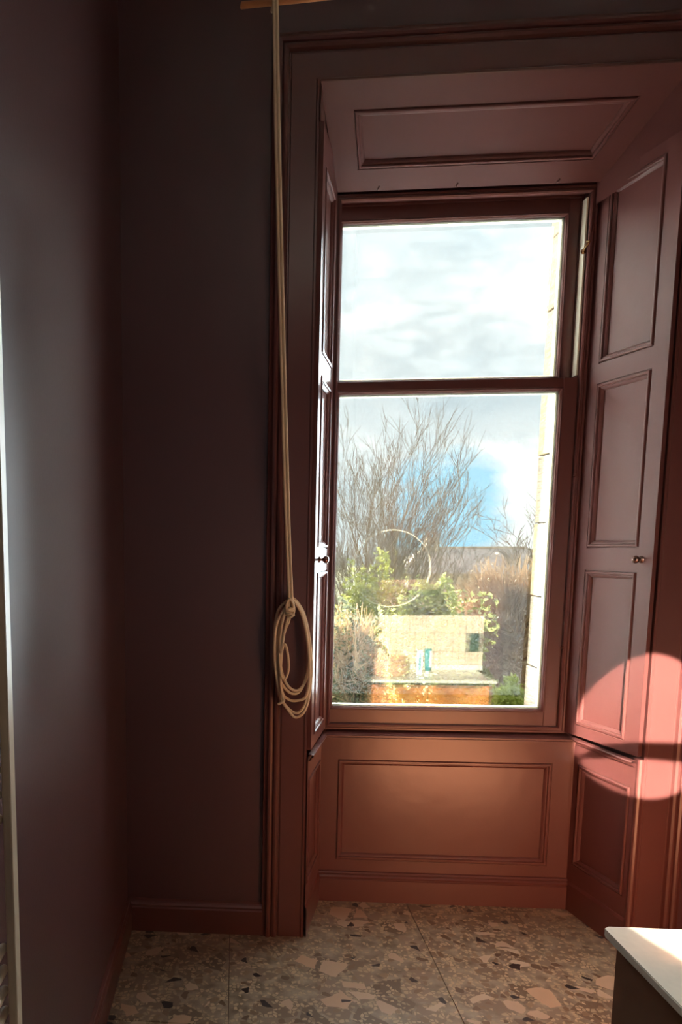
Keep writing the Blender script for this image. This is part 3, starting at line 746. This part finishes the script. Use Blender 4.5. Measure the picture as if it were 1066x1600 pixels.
branchy('bare_tree', 'smaller bare tree reaching in from the right of the window view', (8.9, 22.2, -3.3), 4, 3.5, .66, 4, .09, 5, M['bark'], lean=(-.10, 0, 0))
leafy('evergreen_hedge', 'broad dark evergreen shrub in the middle of the window view', 'shrub', (4.35, 16.5, -1.0), (1.35, .8, 2.0), 9000, .075, M['leaf_d'], 2)
leafy('ivy_shrub', 'yellow-green leafy shrub at the foot of the big bare tree', 'shrub', (3.8, 20.9, -.9), (1.0, .8, 2.3), 6500, .075, M['leaf_y'], 3)
leafy('twiggy_shrub', 'tangled beige twiggy shrub at the right of the window view', 'shrub', (6.75, 18.7, -1.1), (1.6, .85, 2.4), 4500, .05, M['twig'], 4, twigs=3400)
leafy('climbing_shrub', 'grey-green tangled shrub along the left edge of the window view', 'shrub', (2.35, 15, -1.3), (.75, .6, 1.75), 6500, .05, M['leaf_i'], 6, twigs=900)
leafy('bright_bush', 'small bright yellow-green bush at the lower right of the window view', 'shrub', (5.35, 14.5, -1.45), (.38, .35, .62), 3500, .045, M['leaf_b'], 8)
leafy('ground_shrub', 'low dark leafy plant under the bright bush', 'shrub', (5.0, 14.2, -2.3), (.7, .5, .55), 2500, .05, M['leaf_i'], 9)
leafy('golden_conifer', 'small golden conifer beside the spire', 'shrub', (6.1, 29.4, -.3), (.7, .7, 1.9), 3000, .08, M['leaf_y'], 12)
# house beyond the garden
ho = thing('stone_house', 'low stone house with brown slate roof beyond the shrubs', 'house', (12.5, 40, -3.4))
obj('wall', bx(9.2, 17.5, 40.2, 46, -3.5, .35), M['housewall'], ho)
bm = bmesh.new()
rv = [(8.9, 39.9, .30), (17.8, 39.9, .30), (17.8, 46.3, .30), (8.9, 46.3, .30), (10.6, 43.0, 1.62), (16.2, 43.0, 1.62)]
V_ = [bm.verts.new(v) for v in rv]
for f_ in ((0, 1, 5, 4), (1, 2, 5), (2, 3, 4, 5), (3, 0, 4), (3, 2, 1, 0)): bm.faces.new([V_[i] for i in f_])
rfo = obj('roof', bm, M['slate'], ho)
vs, fs = [], []
tube(vs, fs, [(8.9, 39.9, .32), (10.6, 43.0, 1.66)], .07, 6); tube(vs, fs, [(10.6, 43, 1.66), (16.2, 43, 1.66)], .07, 6); tube(vs, fs, [(17.8, 39.9, .32), (16.2, 43.0, 1.66)], .07, 6)
raw('ridge_tiles', vs, fs, M['housewall'], rfo)
ch = obj('chimney', bx(10.7, 11.35, 42.6, 43.3, 1.0, 2.25, bev=.03), M['housewall'], ho)
for x in (10.85, 11.2):
    vs, fs = [], []; lathe(vs, fs, [(.11, 0), (.09, .3), (.11, .34), (0, .34)], (x, 42.95, 2.2), (0, 0, 1), 10); raw('chimney_pot', vs, fs, M['basin'], ch, True)
for x in (12.6, 15.0):
    w = obj('window', bx(x, x + .8, 40.12, 40.22, -.6, .12), M['cream'], ho)
    obj('pane', bx(x + .07, x + .73, 40.09, 40.13, -.53, .05), M['black_glass'], w)
spo = thing('church_spire', 'thin distant church spire behind the bare tree', 'spire', (24.7, 120, -4))
vs, fs = [], []; lathe(vs, fs, [(.0, 10.2), (.25, 8.2), (.9, 4.2), (1.0, 4.0)], (24.75, 120, -4), (0, 0, 1), 8); raw('spire', vs, fs, M['spire'], spo)
obj('tower', bx(23.8, 25.7, 119, 121, -4, .1), M['spire'], spo)
